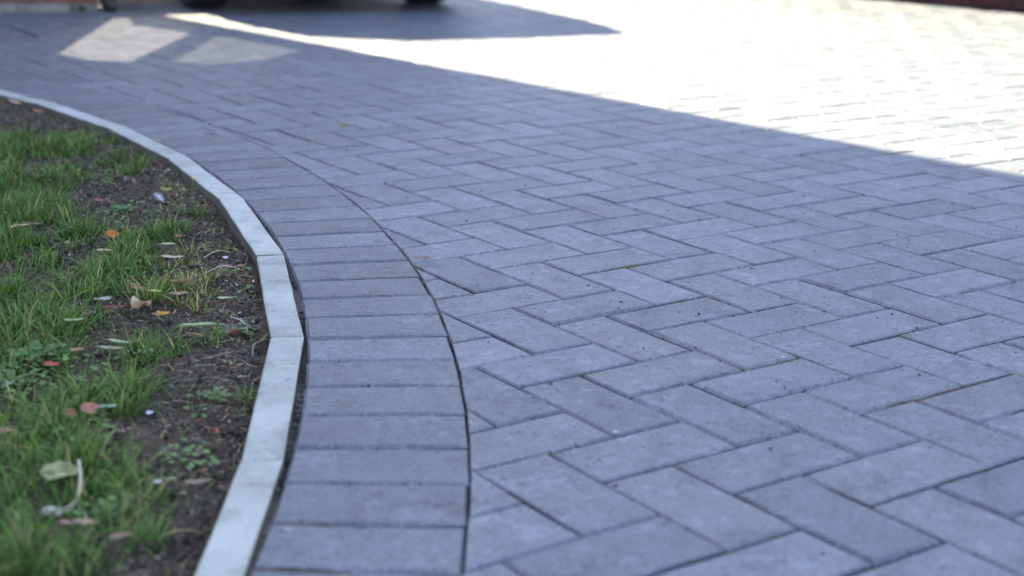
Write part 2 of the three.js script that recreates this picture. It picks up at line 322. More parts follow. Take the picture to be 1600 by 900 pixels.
scatter('soil_litter', 'pale wood fibres and straw bits scattered on the soil', 'litter', chipGeo, std({ color: C(1, 1, 1), roughness: 0.95 }), 9000, (o) => {
  const [x, z] = lawnSpot(), s = 0.003 + 0.012 * Math.pow(rnd(), 3); o.position.set(x, soilY(x, z) + 0.0018, z); o.rotation.set(gauss() * 0.4, rnd() * 6.28, gauss() * 0.45); o.scale.set(s, Math.min(s, 0.006) * 0.7, Math.min(s, 0.005) * rr(0.5, 1));
}, () => { const v = rnd() < 0.3 ? rr(0.26, 0.5) : rr(0.07, 0.22); return [v, v * 0.84, v * 0.66]; });

scatter('leaf_scraps', 'crumbled brown and rusty leaf scraps over the soil', 'litter', box(1, 0.05, 0.6), std({ color: C(1, 1, 1), roughness: 0.9 }), 2400, (o) => {
  const t = rr(-0.1, 0.82), r = 3.958 - (rnd() < 0.4 ? 0.06 * rnd() : 0.9 * rnd()), [x, z] = polar(r, t), s = rr(0.002, 0.0085); o.position.set(x, soilY(x, z) + 0.002, z); o.rotation.set(gauss() * 0.6, rnd() * 6.28, gauss() * 0.6); o.scale.set(s, s, s * rr(0.4, 1));
}, () => { const q = rnd(), v = rr(0.6, 1.3); return q < 0.35 ? [0.13 * v, 0.06 * v, 0.035 * v] : q < 0.6 ? [0.22 * v, 0.09 * v, 0.045 * v] : q < 0.85 ? [0.25 * v, 0.18 * v, 0.11 * v] : [0.42 * v, 0.38 * v, 0.3 * v]; });
const tufts = [
  [-1.167,-3.485,0.058,0.155,0.50,0], [-1.042,-3.440,0.069,0.150,1.00,0], [-0.932,-3.331,0.070,0.109,0.25,0], [-0.810,-3.153,0.024,0.112,0.80,0],
  [-0.937,-3.080,0.054,0.122,0.60,0], [-0.984,-2.917,0.037,0.154,0.80,0], [-0.911,-2.726,0.058,0.190,1.00,0], [-0.834,-2.645,0.068,0.153,1.00,0],
  [-0.766,-2.587,0.055,0.121,0.80,0], [-0.740,-2.795,0.019,0.056,0.30,0], [-0.639,-2.505,0.048,0.100,1.00,0], [-0.615,-2.566,0.044,0.104,0.80,0],
  [-0.565,-2.467,0.032,0.088,0.50,2], [-0.649,-2.279,0.059,0.107,1.00,0], [-0.624,-2.338,0.050,0.096,1.00,0], [-0.554,-2.195,0.038,0.085,1.00,1],
  [-0.506,-2.289,0.040,0.076,0.70,2], [-0.478,-2.176,0.028,0.062,0.50,2], [-0.742,-2.165,0.024,0.088,0.90,0], [-0.665,-2.097,0.046,0.092,1.00,0],
  [-0.615,-2.037,0.035,0.075,1.00,0], [-0.670,-1.995,0.043,0.097,1.00,0], [-0.615,-1.873,0.049,0.075,0.70,0], [-0.481,-1.949,0.038,0.062,1.20,0],
  [-0.397,-2.027,0.023,0.054,0.45,1], [-0.518,-1.791,0.047,0.069,1.00,0], [-0.478,-1.777,0.043,0.067,1.10,0], [-0.533,-1.732,0.038,0.056,0.80,0],
  [-0.573,-1.686,0.045,0.080,0.90,0], [-0.524,-1.577,0.049,0.071,1.00,0], [-0.482,-1.579,0.028,0.059,0.90,0], [-0.508,-1.437,0.026,0.067,0.90,0],
  [-0.461,-1.481,0.040,0.049,0.60,0], [-0.429,-1.526,0.034,0.059,0.90,0], [-0.394,-1.467,0.026,0.048,0.60,1], [-0.459,-1.362,0.037,0.045,0.60,0],
  [-0.403,-1.365,0.037,0.054,0.70,0], [-0.366,-1.344,0.021,0.041,0.50,1], [-0.396,-1.295,0.030,0.039,0.70,0], [-0.458,-1.292,0.024,0.039,0.70,0],
  [-0.337,-1.789,0.016,0.024,0.35,1], [-0.742,-3.268,0.012,0.030,0.55,0], [-0.951,-3.567,0.012,0.036,0.45,0], [-0.688,-2.944,0.038,0.073,0.12,1],
  [-0.603,-2.779,0.031,0.076,0.20,0], [-0.503,-2.450,0.021,0.069,0.15,2], [-0.441,-2.185,0.019,0.049,0.15,2], [-0.850,-2.467,0.032,0.112,0.90,0],
  [-0.772,-2.388,0.041,0.067,0.50,0]];
for (let k = 0; k < 46; k++) { const z = rr(-4.3, -1.0), x = z * 0.345 - rr(0.0, 0.45); if (Math.hypot(x - CX, z - CZ) < 3.9) tufts.push([x, z, rr(0.04, 0.08), rr(0.06, 0.14), rr(0.5, 1), 0]); }  // the lawn goes on beyond the frame
const grass = new Tri();
function blade(x, z, ang, len, wid, lean, droop, col) {
  const y0 = soilY(x, z) - 0.003, n = 4, dx = Math.cos(ang), dz = Math.sin(ang), sx = -dz, sz = dx; let px = x, py = y0, pz = z, a = lean, prev;
  const tw = gauss() * 0.5;
  for (let i = 0; i <= n; i++) {
    const t = i / n, w = wid * 0.5 * (1 - t * t * 0.96) * (i === 0 ? 0.7 : 1), c = Math.cos(tw * t), s = Math.sin(tw * t);
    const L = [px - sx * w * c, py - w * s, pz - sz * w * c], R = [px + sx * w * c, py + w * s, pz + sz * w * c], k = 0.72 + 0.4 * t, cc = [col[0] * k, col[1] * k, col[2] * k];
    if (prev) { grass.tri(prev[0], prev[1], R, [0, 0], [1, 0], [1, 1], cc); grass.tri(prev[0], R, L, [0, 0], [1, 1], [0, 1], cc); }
    prev = [L, R]; px += dx * Math.sin(a) * len / n; pz += dz * Math.sin(a) * len / n; py = Math.max(py + Math.cos(a) * len / n, soilY(px, pz) + 0.001); a = Math.min(a + droop / n, 2.0);
  }
}
const tone = (k) => { const v = rr(0.55, 1.28), q = rnd(); if (k === 2 ? q < 0.4 : k === 1 ? q < 0.14 : q < 0.05) return [0.34 * v, 0.27 * v, 0.10 * v]; if (k === 2 || q > 0.8) return [0.135 * v, 0.205 * v, 0.02 * v]; return [0.062 * v, 0.150 * v, 0.012 * v]; };
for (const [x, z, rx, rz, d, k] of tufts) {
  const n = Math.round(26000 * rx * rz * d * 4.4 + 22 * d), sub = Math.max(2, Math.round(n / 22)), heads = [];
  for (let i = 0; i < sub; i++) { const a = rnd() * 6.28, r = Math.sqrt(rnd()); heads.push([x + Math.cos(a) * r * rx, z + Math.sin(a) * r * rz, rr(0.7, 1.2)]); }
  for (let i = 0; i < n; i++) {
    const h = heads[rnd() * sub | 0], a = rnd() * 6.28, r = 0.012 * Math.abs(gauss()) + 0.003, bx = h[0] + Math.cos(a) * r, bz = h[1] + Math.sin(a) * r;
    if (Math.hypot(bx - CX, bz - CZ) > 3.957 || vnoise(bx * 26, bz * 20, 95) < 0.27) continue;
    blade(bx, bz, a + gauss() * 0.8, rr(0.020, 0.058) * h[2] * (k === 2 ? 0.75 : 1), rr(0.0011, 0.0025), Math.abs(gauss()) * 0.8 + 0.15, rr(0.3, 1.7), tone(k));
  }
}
for (let i = 0; i < 6500; i++) { const [x, z] = lawnSpot(), v = rr(0.5, 1.5); blade(x, z, rnd() * 6.28, rr(0.008, 0.034), rr(0.0008, 0.0019), rr(1.1, 1.6), rr(-0.2, 0.4), rnd() < 0.3 ? [0.26 * v, 0.20 * v, 0.12 * v] : [0.12 * v, 0.085 * v, 0.05 * v]); }   // matted dead blades
for (let i = 0; i < 2600; i++) { const [x, z] = lawnSpot(); blade(x, z, rnd() * 6.28, rr(0.010, 0.03), rr(0.0012, 0.0022), rr(0.2, 1.1), rr(0.2, 1.2), tone(rnd() < 0.4 ? 2 : 0)); }
{ // clover-like leaflets and low moss between the tufts
  const leafs = new Tri();
  const spots = [[-0.626, -1.895, 0.05, 90], [-0.63, -1.80, 0.05, 80], [-0.56, -1.85, 0.05, 50], [-0.42, -1.44, 0.03, 50], [-0.50, -1.62, 0.05, 50], [-0.37, -1.74, 0.03, 26], [-0.39, -2.06, 0.03, 26], [-0.70, -2.75, 0.06, 40], [-0.9, -3.1, 0.09, 40], [-0.60, -2.35, 0.08, 40], [-0.36, -1.58, 0.03, 40], [-0.44, -2.3, 0.05, 24]];
  for (const [x0, z0, r, n] of spots) for (let i = 0; i < n; i++) {
    const a = rnd() * 6.28, q = r * Math.sqrt(rnd()), x = x0 + Math.cos(a) * q, z = z0 + Math.sin(a) * q * 1.4; if (Math.hypot(x - CX, z - CZ) > 3.955) continue;
    const y = soilY(x, z) + rr(0.003, 0.018), L = rr(0.004, 0.010), t = rnd() * 6.28, ux = Math.cos(t), uz = Math.sin(t), up = gauss() * 0.3, v = rr(0.7, 1.3), col = [0.075 * v, 0.165 * v, 0.028 * v], P = [];
    for (let k = 0; k < 7; k++) { const b = k / 7 * 6.28, e = Math.cos(b) * L * 0.55 + L * 0.5, f = Math.sin(b) * L * 0.42; P.push([x + ux * e - uz * f, y + up * e + Math.abs(f) * 0.35, z + uz * e + ux * f]); }
    for (let k = 1; k < 6; k++) leafs.tri(P[0], P[k], P[k + 1], [0, 0], [0, 0], [0, 0], col);
  }
  solo('ground_cover', leafs.geo(), std({ color: C(1, 1, 1), vertexColors: true, side: THREE.DoubleSide, roughness: 0.6 }), 'small round clover-like leaves between the grass tufts', 'ground cover', null, 'stuff');
}
solo('grass', grass.geo(), std({ color: C(1, 1, 1), vertexColors: true, side: THREE.DoubleSide, roughness: 0.75 }), 'tufts of green grass growing through the bare soil of the lawn', 'grass', null, 'stuff');
console.log('grass tris', grass.p.length / 9);

// ---------------------------------------------------------------- fallen leaves, twigs, feather, weeds
const leafMats = new Map();
function leafMat(col, trans = 0.3) { const k = col.join() + trans; if (!leafMats.has(k)) leafMats.set(k, new THREE.MeshPhysicalMaterial({ color: C(1, 1, 1), vertexColors: true, side: THREE.DoubleSide, roughness: 0.7, transmission: trans, thickness: 0 })); return leafMats.get(k); }
function leafGeo(L, W, { curl = 0.6, fold = 0.3, wave = 0.15, blunt = 1, col, s = 1, stalk = 0.25 }) {
  const nu = 12, nv = 6, T = new Tri(), P = [], V = [];
  let ang = -curl * 0.5, px = -L / 2, py = 0;
  for (let i = 0; i <= nu; i++) {
    const t = i / nu, prof = Math.pow(Math.sin(Math.PI * Math.pow(t, 0.85)), 1 / (0.6 + blunt)) * (1 + 0.18 * (vnoise(t * 7, s, 71) - 0.5)), row = [], vr = [];
    for (let j = 0; j <= nv; j++) {
      const v = j / nv * 2 - 1, w = v * W / 2 * Math.max(prof, 0.015) * (1 + 0.16 * (vnoise(t * 6 + 3, v * 2 + s * 7, 72) - 0.5));
      const h = fold * Math.abs(w) * 1.1 + wave * W * (vnoise(t * 4, v * 1.6 + s * 3.3, 73) - 0.5);
      row.push([px + h * Math.sin(-ang) * 0.5, py + h, w]);
      const k = 0.78 + 0.5 * vnoise(t * 9, v * 3 + s * 5, 74) - (Math.abs(v) < 0.1 ? 0.12 : 0) - 0.25 * Math.pow(vnoise(t * 3 + 9, v * 2 + s, 75), 3);
      vr.push([col[0] * k, col[1] * k, col[2] * k]);
    }
    P.push(row); V.push(vr); px += Math.cos(ang) * L / nu; py += Math.sin(ang) * L / nu; ang += curl / nu;
  }
  const q = (a, ca) => T.v(a, [0, 0], ca);
  for (let i = 0; i < nu; i++) for (let j = 0; j < nv; j++) { q(P[i][j], V[i][j]); q(P[i][j + 1], V[i][j + 1]); q(P[i + 1][j + 1], V[i + 1][j + 1]); q(P[i][j], V[i][j]); q(P[i + 1][j + 1], V[i + 1][j + 1]); q(P[i + 1][j], V[i + 1][j]); }
  let lo = 1; for (let i = 1; i < T.p.length; i += 3) lo = Math.min(lo, T.p[i]); for (let i = 1; i < T.p.length; i += 3) T.p[i] -= lo;
  if (stalk) { const a = P[0][nv >> 1], c = [col[0] * 0.6, col[1] * 0.55, col[2] * 0.5]; for (const [o, h] of [[0.0006, 0], [0, 0.0008]]) { const A = [a[0], a[1] - lo + h, a[2] - o], B = [a[0], a[1] - lo - h, a[2] + o], E = [a[0] - L * stalk, Math.max(0, a[1] - lo - 0.002), a[2] + L * 0.05]; T.tri(A, B, E, [0, 0], [0, 0], [0, 0], c); } }
  return T.geo();
}
let ls = 0;
function leaf(label, x, z, L, W, turn, col, o = {}) {
  ls++; const pave = Math.hypot(x - CX, z - CZ) > 3.962;
  const m = solo(o.name || 'fallen_leaf', leafGeo(L, W, { col, s: ls * 1.37, ...o }), leafMat(col, o.trans ?? 0.25), label, o.category || 'leaf', o.group || 'fallen leaves on the lawn and paving');
  m.position.set(x, (pave ? 0.001 : soilY(x, z)) + (pave ? 0 : 0.006) + (o.lift ?? 0.004), z); if (!pave) m.scale.setScalar(1.15); m.rotation.set(o.roll ?? 0, turn, o.tip ?? 0, 'YXZ'); return m;
}
const TAN = [0.36, 0.25, 0.15], PALE = [0.44, 0.34, 0.21], RUST = [0.27, 0.085, 0.04], BROWN = [0.12, 0.055, 0.035], DRED = [0.13, 0.02, 0.02], PGREEN = [0.33, 0.38, 0.18], ORANGE = [0.55, 0.17, 0.02], RED = [0.48, 0.05, 0.025];
leaf('tan curled dead leaf beside the far end of the kerb', -1.324, -4.022, 0.062, 0.022, -0.5, TAN, { curl: 1.3, lift: 0.01 });
leaf('dark rusty leaf just right of the far tan curled leaf', -1.25, -3.95, 0.045, 0.016, -0.9, RUST);
leaf('tan leaf lying on top of the pale kerb stones', -0.828, -3.495, 0.030, 0.015, 0.3, TAN, { curl: 1.2, lift: 0.006 });
leaf('small red brown leaf curled up on the bare soil left of the feather', -0.797, -2.872, 0.028, 0.011, -0.2, [0.30, 0.07, 0.04], { curl: 1.2 });
leaf('pale yellow green cupped leaf right behind the feather', -0.686, -2.945, 0.024, 0.017, 0.5, [0.48, 0.46, 0.2], { curl: 2.2, fold: 0.6 });
leaf('small olive leaf to the right of the yellow green cupped leaf', -0.655, -2.942, 0.016, 0.012, 1.2, [0.35, 0.36, 0.12], { curl: 2.0 });
leaf('small tan leaf by the grass at the left edge, level with the red brown leaf', -1.092, -3.215, 0.022, 0.012, 0.1, PALE);
leaf('brown leaf half buried in grass above the pale chips at the left', -0.85, -2.61, 0.034, 0.017, 0.4, [0.2, 0.12, 0.07], { lift: 0.012 });
leaf('pale folded tan leaf in the grass at the left edge', -0.846, -2.535, 0.034, 0.013, 0.9, PALE, { lift: 0.014, fold: 0.8 });
leaf('bright orange leaf standing in the grass tuft', -0.678, -2.496, 0.020, 0.016, 0.7, ORANGE, { lift: 0.022, roll: 0.7, curl: 1.0 });
leaf('pale tan leaf below the bright orange leaf', -0.676, -2.440, 0.026, 0.013, 0.2, PALE, { lift: 0.01 });
leaf('brown leaf at the upper edge of the dry grass near the kerb', -0.580, -2.575, 0.022, 0.013, -0.3, RUST, { curl: 1.3 });
leaf('dark brown leaf under the grass left of the upper brown leaf', -0.592, -2.49, 0.02, 0.012, 0.8, BROWN, { lift: 0.006 });
leaf('pale grey green leaf in the middle of the dry grass', -0.570, -2.436, 0.022, 0.011, 0.3, PGREEN, { lift: 0.02 });
leaf('long pale straw coloured leaf under the grey green leaf', -0.552, -2.388, 0.034, 0.011, 0.1, [0.42, 0.40, 0.26], { lift: 0.016 });
leaf('rusty leaf near the kerb next to the lilac petal', -0.443, -2.398, 0.014, 0.010, 1.0, RUST);
leaf('brown leaf at the foot of the dry grass patch', -0.514, -2.262, 0.028, 0.014, 0.3, [0.24, 0.10, 0.04], { lift: 0.01 });
leaf('long curved brown leaf left of the dry grass patch', -0.560, -2.206, 0.040, 0.012, -0.5, [0.26, 0.10, 0.05], { curl: 1.2, lift: 0.008 });
leaf('pale green leaf lying alone on soil near the kerb', -0.433, -2.206, 0.024, 0.010, 0.35, PGREEN, { curl: 0.7 });
leaf('large torn tan leaf with crumpled lobes on the soil', -0.540, -2.128, 0.036, 0.026, 1.0, [0.46, 0.32, 0.2], { curl: 1.0, fold: 0.6, wave: 0.5, lift: 0.006, blunt: 0.4 });
leaf('yellow green leaf tip above the large torn tan leaf', -0.530, -2.168, 0.020, 0.007, -0.2, [0.50, 0.50, 0.12], { lift: 0.016 });
leaf('pinkish brown leaf right of the large torn tan leaf', -0.512, -2.102, 0.020, 0.014, 0.9, [0.28, 0.13, 0.09], { curl: 1.4 });
leaf('tan leaf tucked into grass above the pinkish brown leaf', -0.500, -2.19, 0.026, 0.014, 0.3, [0.34, 0.21, 0.12], { lift: 0.008 });
leaf('silvery grey leaf with curled edge beside the dark red leaf', -0.602, -2.150, 0.026, 0.012, 0.6, [0.34, 0.36, 0.32], { curl: 0.9, lift: 0.012 });
leaf('dark red leaf beside the silvery grey leaf', -0.582, -2.135, 0.030, 0.018, 0.2, DRED, { lift: 0.004 });
leaf('very dark brown leaf below the silvery grey leaf', -0.607, -2.095, 0.026, 0.014, -0.3, BROWN, { curl: 1.2 });
leaf('orange yellow leaf caught in the big middle grass tuft', -0.478, -2.000, 0.018, 0.014, 0.5, [0.58, 0.30, 0.02], { lift: 0.034, curl: 1.4 });
leaf('long pale green leaf blade beside the middle grass tuft', -0.441, -2.041, 0.048, 0.013, 0.35, [0.33, 0.44, 0.20], { curl: 0.5, fold: 0.6, lift: 0.008 });
leaf('brown crumpled leaf under the long pale green leaf', -0.436, -2.008, 0.028, 0.013, 0.1, [0.16, 0.07, 0.04], { curl: 1.3 });
leaf('rust coloured cupped leaf close to the kerb joint', -0.386, -2.020, 0.018, 0.014, 1.1, [0.24, 0.06, 0.025], { curl: 2.0, fold: 0.6, lift: 0.006 });
leaf('pale elongated leaf pointing at the white crumpled scraps', -0.531, -1.968, 0.036, 0.009, -0.35, [0.38, 0.40, 0.24], { curl: 0.5, lift: 0.01 });
leaf('flat tan leaf below the pale elongated leaf', -0.531, -1.930, 0.036, 0.010, 0.05, [0.42, 0.35, 0.23], { lift: 0.005 });
leaf('pale green narrow leaf in the dark grass at left', -0.606, -2.010, 0.026, 0.008, 0.45, PGREEN, { lift: 0.02 });
leaf('bright red leaf lying in the grass at left', -0.584, -1.833, 0.020, 0.013, -0.15, RED, { lift: 0.018, curl: 0.7 });
leaf('dull orange leaf under grass below the flat tan leaf', -0.571, -1.905, 0.018, 0.012, 0.9, [0.33, 0.17, 0.08], { lift: 0.006 });
leaf('pale grey green leaf at the edge of the lower grass', -0.483, -1.716, 0.024, 0.010, 0.4, [0.28, 0.38, 0.24], { lift: 0.008 });
leaf('rusty leaf leaning left of the pair below the grass', -0.512, -1.664, 0.022, 0.010, -0.7, RUST, { lift: 0.014, roll: 0.4 });
leaf('rusty upright leaf right of the pair below the grass', -0.495, -1.680, 0.024, 0.014, 1.0, [0.38, 0.16, 0.09], { lift: 0.016, roll: 0.6, curl: 0.8 });
leaf('pinkish brown leaf at the left edge in the lower grass', -0.576, -1.612, 0.024, 0.016, 0.1, [0.34, 0.16, 0.12], { lift: 0.014 });
leaf('large rounded pale green leaf next to the forked dry stalk', -0.473, -1.490, 0.038, 0.026, 0.15, [0.30, 0.33, 0.14], { curl: 0.8, fold: 0.35, blunt: 0.9, wave: 0.3, lift: 0.014, roll: 0.35 });
leaf('pale crumpled leaf at the foot of the forked dry stalk', -0.457, -1.412, 0.022, 0.014, 0.3, [0.46, 0.44, 0.36], { curl: 1.5, wave: 0.5, lift: 0.010 });
leaf('tan leaf alone on the bare soil near the lowest kerb stone', -0.332, -1.508, 0.028, 0.009, 0.4, [0.30, 0.22, 0.13], { curl: 0.5 });
leaf('pinkish leaf scrap in the soil near the bottom edge', -0.435, -1.388, 0.016, 0.009, 0.3, [0.40, 0.24, 0.18], {});
leaf('dark red leaf in shadow at the bottom left corner', -0.468, -1.338, 0.018, 0.011, 0.6, DRED, { lift: 0.008 });
leaf('tan leaf among the bottom grass blades', -0.412, -1.366, 0.022, 0.010, -0.2, TAN, { lift: 0.012 });
leaf('faded brown leaf at the bottom between grass and soil', -0.373, -1.343, 0.020, 0.011, 0.7, [0.26, 0.16, 0.1], { lift: 0.006 });
leaf('curled strip of dark bark against the inner kerb face', -0.738, -3.65, 0.05, 0.011, -0.75, [0.14, 0.08, 0.05], { curl: 0.6, lift: 0.004, name: 'bark_strip', category: 'bark', group: 'bits on the lawn' });
for (const [l, x, z, s, c] of [
  ['lilac petal on soil near the kerb beside a rusty leaf', -0.476, -2.434, 0.013, [0.62, 0.52, 0.72]],
  ['whitish lilac petal on bare soil below the middle grass', -0.431, -1.708, 0.011, [0.66, 0.62, 0.78]],
  ['white petal on the soil beside the lower grass', -0.373, -1.501, 0.010, [0.66, 0.66, 0.74]],
]) leaf(l, x, z, s, s * 0.7, rnd() * 3, c, { curl: 1.1, blunt: 2, stalk: 0, lift: 0.006, name: 'petal', category: 'petal', group: 'petals on the lawn' });
{ // white crumpled scraps of a bleached leaf
  const t = thing('bleached_leaf', 'white crumpled scraps of a bleached leaf beside the pale elongated leaf', 'leaf', [-0.498, soilY(-0.498, -1.924) + 0.004, -1.924], 0.2, 'fallen leaves on the lawn and paving');
  for (let k = 0; k < 6; k++) { const c = [0.48, 0.49, 0.42], m = part(t, 'scrap', leafGeo(rr(0.007, 0.014), rr(0.005, 0.008), { col: c, s: k * 2.1 + 90, curl: 1.8, wave: 0.8, fold: 0.6, stalk: 0 }), leafMat(c, 0.2)); m.position.set(-0.016 + k * 0.0065, rr(0, 0.004), rr(-0.006, 0.008)); m.rotation.set(rr(-0.6, 0.6), rnd() * 6, rr(-0.5, 0.5)); }
}
{ // feather
  const t = thing('feather', 'small fluffy white feather lying on the bare soil', 'feather', [-0.687, soilY(-0.687, -2.881) + 0.004, -2.881], 2.3);
  const white = std({ color: C(0.72, 0.72, 0.78), roughness: 0.9, side: THREE.DoubleSide });
  part(t, 'quill', new THREE.TubeGeometry(new THREE.CatmullRomCurve3([[-0.017, 0, 0], [-0.004, 0.003, 0.001], [0.009, 0.006, 0], [0.019, 0.011, -0.002]].map((v) => new THREE.Vector3(...v))), 10, 0.0005, 5), white);
  for (const sd of [-1, 1]) {
    const T = new Tri();
    for (let k = 0; k < 44; k++) { const u = k / 43, x = -0.010 + u * 0.029, y = 0.002 + u * 0.009, l = (0.004 + 0.009 * Math.sin(Math.PI * Math.min(1, u * 0.8 + 0.15))) * rr(0.75, 1.15), sw = rr(0.2, 0.7), up = rr(-0.1, 0.5); T.tri([x, y, 0], [x + 0.0011, y, 0], [x + l * sw, y + l * up, sd * l], [0, 0], [0, 0], [0, 0]); }
    part(t, 'vane', T.geo(), white);
  }
}
function tube(pts, r, n = 14) { return new THREE.TubeGeometry(new THREE.CatmullRomCurve3(pts.map((v) => new THREE.Vector3(...v))), n, r, 6); }
{ // forked dry stalk
  const y = soilY(-0.443, -1.44), t = thing('dry_stalk', 'forked pale dry stalk standing in the grass at lower left', 'stalk', [-0.443, y + 0.012, -1.435], 0), m = std({ color: C(0.46, 0.38, 0.29), roughness: 0.9 });
  part(t, 'stem', tube([[-0.004, 0.004, 0.006], [0, 0.010, -0.008], [-0.003, 0.022, -0.034], [-0.011, 0.032, -0.058]], 0.0017), m);
  part(t, 'branch', tube([[0.0, 0.011, -0.010], [0.008, 0.008, 0.010], [0.018, 0.004, 0.024]], 0.0013), m);
  part(t, 'branch', tube([[-0.001, 0.009, -0.002], [-0.010, 0.006, 0.010], [-0.024, 0.004, 0.012]], 0.0012), m);
  part(t, 'root', tube([[-0.006, 0.003, 0.004], [-0.010, 0.004, 0.014], [-0.020, 0.002, 0.022]], 0.0022), std({ color: C(0.34, 0.22, 0.15) }));
}
const twigMat = std({ color: C(0.19, 0.155, 0.12), roughness: 0.95 }), darkTwig = std({ color: C(0.11, 0.075, 0.055), roughness: 0.95 });
for (const [label, pts, r, m] of [
  ['pale curved root arching out of soil beside the kerb joint', [[-0.352, -1.968], [-0.356, -2.0], [-0.350, -2.04], [-0.347, -2.075]], 0.0015, twigMat],
  ['thin pale twig below the kerb joint pointing to the lawn', [[-0.352, -2.02], [-0.39, -1.965], [-0.43, -1.90]], 0.0013, twigMat],
  ['thin bent straw above the rust coloured cupped leaf', [[-0.413, -2.140], [-0.392, -2.118], [-0.379, -2.084]], 0.0011, std({ color: C(0.5, 0.44, 0.36) })],
  ['crooked dark twig on the soil right of the middle tuft', [[-0.43, -1.93], [-0.40, -1.925], [-0.375, -1.95], [-0.36, -1.94]], 0.0014, darkTwig],
  ['thin grey twig lying across the bare soil below the tuft', [[-0.42, -1.85], [-0.39, -1.858], [-0.36, -1.845]], 0.0011, twigMat],
  ['pale twig on the bare soil beside the petal of the lower grass', [[-0.40, -1.62], [-0.375, -1.60], [-0.345, -1.612]], 0.0011, twigMat],
  ['thin brown twig beside the lowest mossy patch', [[-0.37, -1.585], [-0.345, -1.57], [-0.325, -1.58]], 0.0012, darkTwig],
  ['pale straw lying in the dry grass near the kerb', [[-0.50, -2.37], [-0.47, -2.385], [-0.44, -2.40]], 0.0009, std({ color: C(0.55, 0.47, 0.36) })],
  ['thin straw on the soil left of the lilac petal', [[-0.52, -2.47], [-0.50, -2.50], [-0.475, -2.515]], 0.0009, std({ color: C(0.5, 0.42, 0.32) })],
]) {
  const [cx, cz] = pts[1], base = soilY(cx, cz);
  const m2 = solo('twig', tube(pts.map(([x, z], i) => [x - cx, soilY(x, z) - base + 0.002 + (i && i < pts.length - 1 ? 0.003 : 0), z - cz]), r), m, label, 'twig', 'twigs and roots on the lawn'); m2.position.set(cx, base, cz);
}
{ // seedling with a flower stalk
  const x = -0.603, z = -2.79, t = thing('seedling', 'thin upright seedling with tiny buds growing near the kerb', 'weed', [x, soilY(x, z), z]);
  const g = std({ color: C(0.10, 0.16, 0.05), roughness: 0.8 }), lf = [0.10, 0.19, 0.07];
  part(t, 'stem', tube([[0, 0, 0], [0.001, 0.025, 0], [-0.001, 0.05, 0.001], [0.002, 0.072, 0]], 0.0008), g);
  for (let k = 0; k < 9; k++) { const m = part(t, 'leaf', leafGeo(0.012 - k * 0.0006, 0.006, { col: lf, s: k + 40, curl: 0.6, stalk: 0 }), leafMat(lf, 0.3)); const a = k * 2.4, h = k < 4 ? 0.004 + k * 0.002 : 0.012 + (k - 4) * 0.010; m.position.set(Math.cos(a) * 0.007, h, -Math.sin(a) * 0.007); m.rotation.set(0, a, 0.35, 'YXZ'); }
  for (let k = 0; k < 4; k++) { const b = new THREE.SphereGeometry(0.0016, 7, 6); b.scale(1, 1.5, 1); const m = part(t, 'bud', b, std({ color: C(0.5, 0.5, 0.22) })); m.position.set(0.002 + Math.cos(k * 1.9) * 0.0022, 0.071 + (k % 2) * 0.0025, Math.sin(k * 1.9) * 0.0022); }
}
for (const [label, x, z, n, L, c] of [
  ['broad leaved weed among the grass at the left edge', -0.626, -1.895, 14, 0.026, [0.085, 0.17, 0.035]],
  ['low leafy weed in front of the broad leaved weed', -0.628, -1.80, 12, 0.024, [0.09, 0.18, 0.035]],
  ['small grey green weed on the bare soil near the kerb', -0.358, -1.756, 9, 0.016, [0.12, 0.20, 0.06]],
  ['tiny weed with pointed leaves beside the kerb joint', -0.392, -2.055, 9, 0.018, [0.10, 0.09, 0.06]],
  ['small rosette weed on the soil left of the feather', -0.735, -2.80, 9, 0.020, [0.10, 0.21, 0.06]],
  ['pale weed rosette at the bottom of the lawn', -0.405, -1.425, 9, 0.016, [0.12, 0.22, 0.065]],
]) {
  const t = thing('weed', label, 'weed', [x, soilY(x, z), z], rnd() * 6, 'small weeds on the lawn');
  for (let k = 0; k < n; k++) { const a = k * 2.4, r = L * (0.5 + 0.05 * k), m = part(t, 'leaf', leafGeo(L * rr(0.8, 1.2), L * 0.5, { col: c, s: k * 1.7 + x * 50, curl: -0.7, stalk: 0.3, blunt: 1.6 }), leafMat(c, 0.3)); m.position.set(Math.cos(a) * r, 0.004 + 0.001 * k, -Math.sin(a) * r); m.rotation.set(rr(-0.2, 0.2), a, rr(0.1, 0.5), 'YXZ'); }
}
function mossGeo(L, W, H, n) { // a cushion of many small tufts
  const gs = []; for (let k = 0; k < n; k++) { const g = clodGeo.clone(), s = rr(0.25, 0.6) * Math.min(W, 0.008) , u = rr(-1, 1), v = gauss() * 0.5; g.scale(s, s * rr(0.5, 1), s); g.rotateY(rnd() * 6); g.translate(u * L / 2, H * (1 - u * u) * rnd() + s * 0.15, v * W / 2); gs.push(g); }
  return mergeGeometries(gs);
}
const moss = std({ color: C(0.085, 0.10, 0.035), roughness: 1 }), dirt = std({ color: C(0.035, 0.035, 0.04), roughness: 1 });
